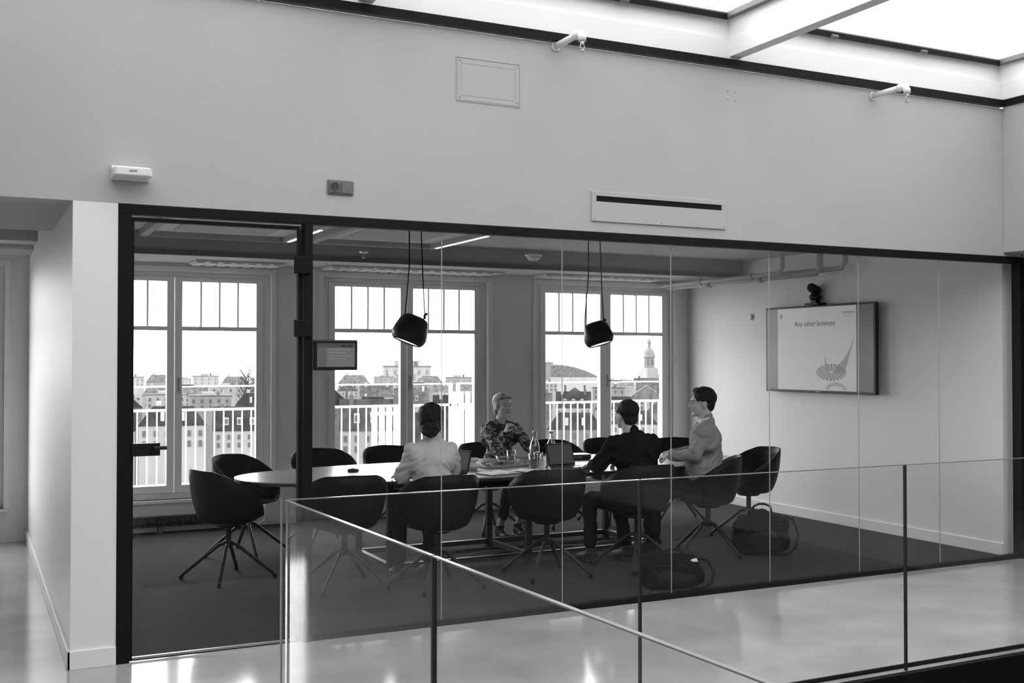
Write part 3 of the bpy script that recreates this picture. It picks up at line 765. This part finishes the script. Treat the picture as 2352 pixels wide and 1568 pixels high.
def carafe(x, y, label):
    s = empty('carafe', (x, y, Zt), 0, label, 'carafe', 'water carafes on the table')
    MB().lathe([(0, 0), (.042, 0), (.045, .01), (.045, .14), (.035, .18), (.018, .215), (.018, .25), (.024, .265)]).build('glass_body', GLC, s, smooth=True)
    MB().lathe([(0, .262), (.02, .262), (.02, .285), (0, .285)]).build('stopper', METAL, s)
    MB().lathe([(0, .005), (.040, .005), (.040, .1), (0, .1)]).build('water', GLASS('water', .7, 1.5), s, smooth=True)
carafe(4.44, 8.50, 'tall glass water carafe, the left one of two')
carafe(4.55, 8.40, 'tall glass water carafe, the right one of two')
def tumbler(x, y, label):
    s = tag(MB().lathe([(0, .004), (.03, .004), (.036, .11), (.038, .11), (.032, 0), (0, 0)]).build('drinking_glass', GLC, None, smooth=True), label, 'glass', 'drinking glasses on the table')
    s.location = (x, y, Zt)
for i, (x, y) in enumerate(((4.28, 8.22), (4.38, 8.32), (4.27, 8.62), (4.36, 8.16), (3.42, 8.25), (5.2, 8.25))):
    tumbler(x, y, ['clear tumbler beside the serving tray', 'clear tumbler just left of the carafes', 'clear tumbler behind the tray end', 'clear tumbler nearest the man in the suit', 'clear tumbler by the woman in the knit sweater', 'clear tumbler by the man in the grey sweater'][i])
def laptop(x, y, rz, label, ang=105, w=.29, d=.19):
    s = empty('laptop', (x, y, Zt), rz, label, 'laptop')
    MB().box(-w / 2, w / 2, -d / 2, d / 2, 0, .016).build('base', BLKS, s, bevel=.003)
    MB().box(-w / 2 + .02, w / 2 - .02, -.02, d / 2 - .02, .016, .018).build('keyboard', GPL2, s)
    T = Matrix.Translation((0, d / 2, .016)) @ Matrix.Rotation(R(-(ang - 90)), 4, 'X')
    l = MB().box(-w / 2, w / 2, 0, .008, 0, d, T).build('lid', BLKS, s, bevel=.002)
    dsp = MB().box(-w / 2 + .012, w / 2 - .012, -.002, -.0003, .015, d - .012, T).build('display', M('display', .04, .3, emit=.03), l)
laptop(4.50, 7.98, R(12), 'open black laptop in front of the man in the dark suit')
laptop(3.42, 8.02, R(-68), 'open black laptop on the right of the knit sweater', w=.26, d=.17)
s = empty('notebook', (3.78, 7.86, Zt + .003), R(15), 'open notebook with white pages near the knit sweater', 'notebook')
m = MB()
for sd in (-1, 1):
    m.prism([(0, 0), (sd * .03, .012), (sd * .09, .012), (sd * .15, .004), (sd * .15, 0)], -.1, .1, Matrix.Rotation(R(90), 4, 'X'))
m.build('pages', PAPER, s)
MB().box(-.155, .155, -.105, .105, -.003, 0).build('cover', BLKS, s)
tag(MB().box(-.004, .004, -.07, .07, 0, .008).build('pen', BLK), 'dark pen lying beside the open notebook', 'pen').location = (3.97, 7.84, Zt)
o = MB().box(-.1, .1, -.14, .14, 0, .003).build('paper_sheet', PAPER); o.location = (4.10, 7.95, Zt); o.rotation_euler = (0, 0, .5)
tag(o, 'single sheet of white paper right of the notebook', 'paper')
s = empty('conference_puck', (2.8, 8.53, Zt), 0, 'small black round table microphone at the door end of the table', 'microphone')
MB().lathe([(0, 0), (.045, 0), (.05, .01), (.04, .022), (0, .024)]).build('puck_body', BLKS, s, smooth=True)
MB().lathe([(0, .0235), (.012, .0235), (.012, .027), (0, .027)]).build('button', SLG, s)
s = empty('projector_case', (4.95, 8.72, Zt), R(-8), 'low black case lying on the table right of the carafes', 'case')
MB().prism(sup(.16, .1, 4, 32), 0, .045).build('case_body', BLKS, s, bevel=.01)
MB().box(-.05, .05, -.106, -.098, .015, .03).build('latch', GPLAST, s)
s = empty('phone', (4.26, 7.78, Zt), R(30), 'black phone lying on the near edge of the table', 'phone')
MB().box(-.036, .036, -.075, .075, 0, .008).build('phone_body', BLKS, s, bevel=.003)
MB().box(-.032, .032, -.068, .068, .008, .0086).build('display', SCRD, s)
s = empty('coffee_cup', (5.15, 8.5, Zt), 0, 'white coffee cup in front of the man in the grey sweater', 'cup')
MB().lathe([(0, 0), (.025, 0), (.035, .03), (.038, .065), (.035, .065), (.03, .03), (0, .006)]).build('cup_body', PAPER, s, smooth=True)
MB().tube([(.034, 0, .05), (.055, 0, .048), (.055, 0, .025), (.034, 0, .02)], .004).build('handle', PAPER, s)

# cables on the floor
for i in range(4):
    pts = []; x = 3.35 + .1 * i
    for k in range(26):
        x += .085; pts.append((x, 8.2 + .13 * i + .05 * math.sin(k * .9 + i * 2), .014))
    sm = []
    for a, b in zip(pts[:-1], pts[1:]):
        for q in (0, .5): sm.append(Vector(a).lerp(Vector(b), q))
    lab = ['%s floor cable under the table, nearest the viewer', 'second %s floor cable under the table', 'third %s floor cable under the table', '%s floor cable under the table, nearest the windows'][i]
    tag(MB().tube(sm, .006, 6).build('floor_cable', BLK if i % 2 else SLG, smooth=True), lab % ('black' if i % 2 else 'grey'), 'cable')
# bags
def bag(loc, rz, w, h, dd, label, strap=True):
    s = empty('bag', (loc[0], loc[1], .003), rz, label, 'bag')
    b = MB(); b.ell((0, 0, h * .45), (w / 2, dd / 2, h * .48)); b.ell((-w * .22, 0, h * .35), (w * .27, dd * .47, h * .36)); b.ell((w * .22, 0, h * .35), (w * .27, dd * .47, h * .36)); b.box(-w * .38, w * .38, -dd * .38, dd * .38, .01, h * .78)
    remesh_build(b, 'bag_body', BAG, s, .012, 8, .04, .1)
    b = MB(); b.ell((0, -dd * .43, h * .32), (w * .3, dd * .14, h * .24)); remesh_build(b, 'front_pocket', BAGD, s, .012, 5, .012, .07)
    MB().tube([(-w * .18, 0, h * .82), (-w * .14, 0, h * 1.0), (-w * .05, 0, h * 1.05), (w * .05, 0, h * 1.05), (w * .14, 0, h * 1.0), (w * .18, 0, h * .82)], .010).build('carry_handle', BAGD, s, smooth=True)
    MB().box(-w * .30, w * .30, -dd * .42, -dd * .405, h * .66, h * .67).build('zip', GPL2, s)
    if strap:
        MB().tube([(w * .38, -.02, h * .8), (w * .5, -.05, h * .74), (w * .58, -.08, h * .45), (w * .52, -.1, h * .15), (w * .36, -.14, .02), (w * .2, -.17, .02)], .010).build('shoulder_strap', BAGD, s, smooth=True)
    return s
bag((6.05, 7.42), R(-25), .50, .40, .28, 'black shoulder bag standing on the carpet below the television end chair')
bag((4.58, 6.62), R(-20), .50, .26, .24, 'low black bag slumped on the carpet close to the glass wall')
ti = MB(); ti.ell((0, 0, 0), (.035, .025, .018)); ti.ell((.02, 0, .012), (.018, .015, .014)); ti.ell((-.03, 0.01, -.006), (.02, .015, .014))
o = remesh_build(ti, 'tissue', PAPER, None, .005, 1, .015, .03); o.location = (4.72, 6.55, .19); tag(o, 'crumpled white tissue on top of the low black bag', 'tissue')

# ------------------------------------------------------------------ balcony
struct(MB().box(-4.1, 12, YW + .3, 13.85, -.25, .02).build('floor_balcony', SOFF))
BW = M('white_railing', .7, .5)
def bal_section(x0, x1, label):
    s = empty('balcony_railing', (x0, 13.7, .02), 0, label, 'railing', 'white balcony railings outside the windows')
    L = x1 - x0
    MB().box(0, L, -.025, .025, 1.0, 1.03).build('hand_rail', BW, s)
    MB().box(0, L, -.02, .02, 1.29, 1.31).build('upper_rail', BW, s)
    MB().box(0, L, -.015, .015, .10, .13).build('bottom_rail', BW, s)
    for x in (.03, L - .03): MB().box(x - .02, x + .02, -.025, .025, 0, 1.29).build('post', BW, s)
    me = None; n = int(L / .11)
    for k in range(1, n):
        x = L * k / n
        if me is None:
            o = MB().box(-.008, .008, -.008, .008, .13, 1.0).build('baluster', BW, s); me = o.data
        else:
            o = bpy.data.objects.new('baluster', me); COL.objects.link(o); o.parent = s
        o.location = (x, 0, 0)
bal_section(-2.0, .75, 'white barred balcony railing section outside the corridor window')
bal_section(.8, 3.4, 'white barred balcony railing section outside the left meeting room window')
bal_section(3.45, 5.9, 'white barred balcony railing section outside the middle window')
bal_section(5.95, 8.3, 'white barred balcony railing section outside the right window, left half')
bal_section(8.35, 10.9, 'white barred balcony railing section outside the right window, right half')
s = empty('privacy_screen', (4.98, 13.5, .02), 0, 'white boarded balcony screen behind the middle window', 'screen')
for k in range(6): MB().box(-.3 + k * .1, -.225 + k * .1, -.012, .012, .0, 1.02).build('board', BW, s)
MB().box(-.31, .29, .012, .03, .2, .26).box(-.31, .29, .012, .03, .9, .95).build('batten', BW, s)
s = empty('privacy_screen', (6.15, 13.5, .02), 0, 'white boarded balcony screen behind the fair haired woman', 'screen')
for k in range(7): MB().box(-.35 + k * .1, -.275 + k * .1, -.012, .012, .0, 1.2).build('board', BW, s)
MB().box(-.36, .36, .012, .03, .2, .26).box(-.36, .36, .012, .03, .95, 1.0).build('batten', BW, s)

# ------------------------------------------------------------------ city
struct(MB().box(-300, 800, 16, 900, -19, -18).build('ground', M('city_ground', .2, .9, nz=(.05, .3))))
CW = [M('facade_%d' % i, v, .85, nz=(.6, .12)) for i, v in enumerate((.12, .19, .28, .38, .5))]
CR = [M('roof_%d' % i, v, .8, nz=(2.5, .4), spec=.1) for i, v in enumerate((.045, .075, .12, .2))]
WIN = M('city_window', .10, .3); WINF = M('city_window_far', .28, .3)  # far windows are lighter, haze put into their colour
random.seed(11)
def house(u, D, wpx, vtop, kind, wm, rm, label=None, group=None, win=True, dep=None, name='house', wmat=None):
    b = math.atan((u - 1176) / FPX) + R(YAW)
    x, y = D * math.sin(b), D * math.cos(b); zz = D * math.cos(b - R(YAW))
    w = wpx * zz / FPX; zt = EYE - (vtop - 825) * zz / FPX; dep = dep or w * .6
    s = empty(name, (x, y, -18), -b, label, 'building', group)
    H = zt + 18; rh = w * (.48 if D < 80 else .38) if kind == 'gable' else (w * .3 if kind == 'hip' else 0); wh = H - rh
    MB().box(-w / 2, w / 2, 0, dep, 0, wh).build('wall', wm, s)
    e = .02 * w
    if kind == 'gable':
        if random.random() < .65:
            T = Matrix(((0, 0, 1, 0), (1, 0, 0, 0), (0, 1, 0, 0), (0, 0, 0, 1)))
            MB().prism([(-e, wh), (dep / 2, H), (dep + e, wh)], -w / 2 - e, w / 2 + e, T).build('roof', rm, s)
            ridge_x = True
        else:
            T = Matrix(((1, 0, 0, 0), (0, 0, 1, 0), (0, 1, 0, 0), (0, 0, 0, 1)))
            MB().prism([(-w / 2 - e, wh), (0, H), (w / 2 + e, wh)], -e, dep + e, T).build('roof', rm, s); ridge_x = False
        if ridge_x and D < 75:
            for q in random.choice([(-.25, 0, .25), (-.2, .15), (.1,)]):
                d_ = MB().box(q * w - .045 * w, q * w + .045 * w, .1 * dep, .35 * dep, wh + rh * .25, wh + rh * .55).build('dormer', CW[4], s)
                MB().box(q * w - .03 * w, q * w + .03 * w, .09 * dep, .1 * dep, wh + rh * .3, wh + rh * .5).build('dormer_window', WIN, d_)
        for q in (-.34, .34): MB().box(q * w - .03 * w, q * w + .04 * w, dep * .4, dep * .55, wh, H + .07 * w).build('chimney', CW[random.choice([0, 4])], s)
    elif kind == 'hip':
        m = MB(); a = [(-w / 2 - e, -e, wh), (w / 2 + e, -e, wh), (w / 2 + e, dep + e, wh), (-w / 2 - e, dep + e, wh)]; t = [(-w * .3, dep * .3, H), (w * .3, dep * .3, H), (w * .3, dep * .7, H), (-w * .3, dep * .7, H)]
        m.quad(*t); 
        for i in range(4): m.quad(a[i], a[(i + 1) % 4], t[(i + 1) % 4], t[i])
        m.build('roof', rm, s)
        MB().box(-w * .25, -w * .17, dep * .4, dep * .5, H, H + .08 * w).build('chimney', CW[4], s)
        if D < 75:
            for q in (-.15, .15): MB().box(q * w - .03 * w, q * w + .03 * w, .05 * dep, .3 * dep, wh + rh * .2, wh + rh * .7).build('skylight', CW[4], s)
    else:
        MB().box(-w / 2 - e, w / 2 + e, -e, dep + e, wh, wh + .02 * w).build('roof', rm, s)
        MB().box(-w * .2, w * .1, dep * .3, dep * .6, wh + .02 * w, wh + .10 * w).build('roof_hut', CW[4], s)
        MB().cyl((w * .3, dep * .4, wh), (w * .3, dep * .4, wh + .16 * w), .012 * w, n=8).build('vent_pipe', CW[4], s)
        MB().box(w * .15, w * .22, dep * .5, dep * .6, wh + .02 * w, wh + .12 * w).build('chimney', CW[1], s)
    if win:
        nx = random.choice([4, 5, 6]); fh = w * .16; me = None
        for r_ in range(2):
            for k in range(nx):
                zc = wh - fh * (r_ + .75); xc = -w / 2 + w * (k + .5) / nx
                if zc < 1: continue
                if me is None:
                    o = MB().box(-w * .025, w * .025, -.05, .02, -w * .045, w * .045).build('window', wmat or WIN, s); me = o.data
                else:
                    o = bpy.data.objects.new('window', me); COL.objects.link(o); o.parent = s
                o.location = (xc, 0, zc)
    return s
u = 60  # farther rows draw on paler facades and roofs: distance haze painted as colour
while u < 1750:
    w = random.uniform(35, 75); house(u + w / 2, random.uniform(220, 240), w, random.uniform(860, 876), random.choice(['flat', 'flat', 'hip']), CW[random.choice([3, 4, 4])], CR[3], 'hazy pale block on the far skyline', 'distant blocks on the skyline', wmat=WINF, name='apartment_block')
    u += w * 1.11
u = 20
while u < 1800:
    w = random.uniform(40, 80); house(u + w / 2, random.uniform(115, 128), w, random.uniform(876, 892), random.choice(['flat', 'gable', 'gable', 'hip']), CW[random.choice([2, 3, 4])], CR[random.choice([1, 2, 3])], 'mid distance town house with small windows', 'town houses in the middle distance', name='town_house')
    u += w * 1.12
u = -20
while u < 1850:
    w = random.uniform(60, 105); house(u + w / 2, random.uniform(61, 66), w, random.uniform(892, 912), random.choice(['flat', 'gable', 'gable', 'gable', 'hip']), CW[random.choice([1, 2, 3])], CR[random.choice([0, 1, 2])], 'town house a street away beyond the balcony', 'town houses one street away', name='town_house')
    u += w * 1.14
u = -70
while u < 1900:
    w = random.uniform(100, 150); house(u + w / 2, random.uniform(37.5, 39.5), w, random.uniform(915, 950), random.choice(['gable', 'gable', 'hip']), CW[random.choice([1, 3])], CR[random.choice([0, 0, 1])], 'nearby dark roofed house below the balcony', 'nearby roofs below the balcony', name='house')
    u += w * 1.15
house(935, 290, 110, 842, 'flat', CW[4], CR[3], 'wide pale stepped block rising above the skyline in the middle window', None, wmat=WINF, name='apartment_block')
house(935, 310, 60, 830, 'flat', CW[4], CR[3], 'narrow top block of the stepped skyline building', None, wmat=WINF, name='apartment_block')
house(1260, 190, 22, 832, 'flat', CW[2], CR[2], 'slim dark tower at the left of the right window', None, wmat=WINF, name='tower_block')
b = math.atan((1320 - 1176) / FPX) + R(YAW); D = 150
s = empty('arched_hall', (D * math.sin(b), D * math.cos(b), -18), -b, 'long pale hall with a curved roof in the right window', 'building')
k = D / FPX
MB().box(-55 * k, 55 * k, 0, 15, 0, 17.2).build('wall', CW[4], s)
poly = [(-55 * k + 110 * k * t / 14, 17.2 + 1.7 * (1 - (t / 14) ** 2.2)) for t in range(0, 15)]
poly = [(-55 * k, 17.2)] + poly
MB().prism(poly, 0, 15, Matrix(((1, 0, 0, 0), (0, 0, 1, 0), (0, 1, 0, 0), (0, 0, 0, 1)))).build('curved_roof', CR[3], s)
b = math.atan((1491 - 1176) / FPX) + R(YAW); D = 185; k = D * math.cos(b - R(YAW)) / FPX
s = empty('dome_tower', (D * math.sin(b), D * math.cos(b), -18), 0, 'church tower with dome and lantern on the skyline in the right window', 'church tower')
Z = lambda v: 18 + EYE - (v - 825) * k
DM = M('dome_stone', .25, .8, nz=(1, .2))
MB().box(-15 * k, 15 * k, -15 * k, 15 * k, 0, Z(845)).build('tower_body', CW[3], s)
MB().lathe([(14 * k, Z(845)), (14 * k, Z(842)), (12 * k, Z(842)), (12 * k, Z(822)), (14.5 * k, Z(821)), (14.5 * k, Z(818)), (13 * k, Z(815)), (11 * k, Z(806)), (6 * k, Z(800)), (3 * k, Z(798)), (0, Z(798))], 20).build('dome', DM, s)
MB().lathe([(4 * k, Z(799)), (4 * k, Z(788)), (5.5 * k, Z(787)), (4 * k, Z(782)), (1 * k, Z(777)), (.6 * k, Z(768)), (0, Z(767))], 14).build('lantern', DM, s)
for a in range(8): 
    t = a * math.pi / 4; MB().box(-1.5 * k, 1.5 * k, -12.4 * k, -11.8 * k, Z(839), Z(826), Matrix.Rotation(t, 4, 'Z')).build('arch_opening', WIN, s)
house(1491, 165, 70, 868, 'gable', CW[2], CR[2], 'church nave roof at the foot of the dome tower', None, name='church')
b = math.atan((567 - 1176) / FPX) + R(YAW); D = 85; k = D * math.cos(b - R(YAW)) / FPX
s = empty('bare_tree', (D * math.sin(b), D * math.cos(b), -18), 0, 'bare winter tree on the skyline in the left window', 'tree')
m = MB(); top = 18 + EYE - (838 - 825) * k
MB().cyl((0, 0, 0), (0, 0, top - 2), .22, .06, 8).build('trunk', CR[1], s)
for i in range(90):
    a = random.uniform(0, 6.28); z0 = random.uniform(top - 5, top - 1); L = random.uniform(.4, 1.1)
    p0 = Vector((0, 0, z0)); p1 = p0 + Vector((math.cos(a) * L * .6, math.sin(a) * L * .6, L * .8)); p1.z = min(p1.z, top)
    m.cyl(p0, p1, .03, .02, 5); 
    for q in range(3):
        p2 = p1 + Vector((random.uniform(-.4, .4), random.uniform(-.4, .4), random.uniform(.1, .5))); p2.z = min(p2.z, top + .1); m.cyl(p1, p2, .018, .01, 4)
m.build('branches', CR[2], s)

# ------------------------------------------------------------------ light: bright overcast sky, brightest beyond the windows
w = bpy.data.worlds.new('world'); SC.world = w; w.use_nodes = True
nt = w.node_tree; bg = nt.nodes['Background']; bg.inputs['Color'].default_value = (1, 1, 1, 1)
tc = nt.nodes.new('ShaderNodeTexCoord'); sx = nt.nodes.new('ShaderNodeSeparateXYZ'); mr = nt.nodes.new('ShaderNodeMapRange')
mr.interpolation_type = 'SMOOTHSTEP'
mr.inputs['From Min'].default_value = .1; mr.inputs['From Max'].default_value = .95
mr.inputs['To Min'].default_value = 2.5; mr.inputs['To Max'].default_value = 10.5
nt.links.new(tc.outputs['Generated'], sx.inputs[0]); nt.links.new(sx.outputs['Y'], mr.inputs['Value']); nt.links.new(mr.outputs[0], bg.inputs['Strength'])
def portal(loc, rot, sx, sy):
    l = bpy.data.lights.new('portal', 'AREA'); l.shape = 'RECTANGLE'; l.size = sx; l.size_y = sy; l.cycles.is_portal = True
    o = bpy.data.objects.new('portal', l); COL.objects.link(o); o.location = loc; o.rotation_euler = rot
portal((3.48, 2.65, 4.16), (0, 0, 0), 8.4, 7.4)
for c in WC + [-.625]:
    portal((c, YW + .29, 1.4), (R(-90), 0, 0), 1.9, 2.25)
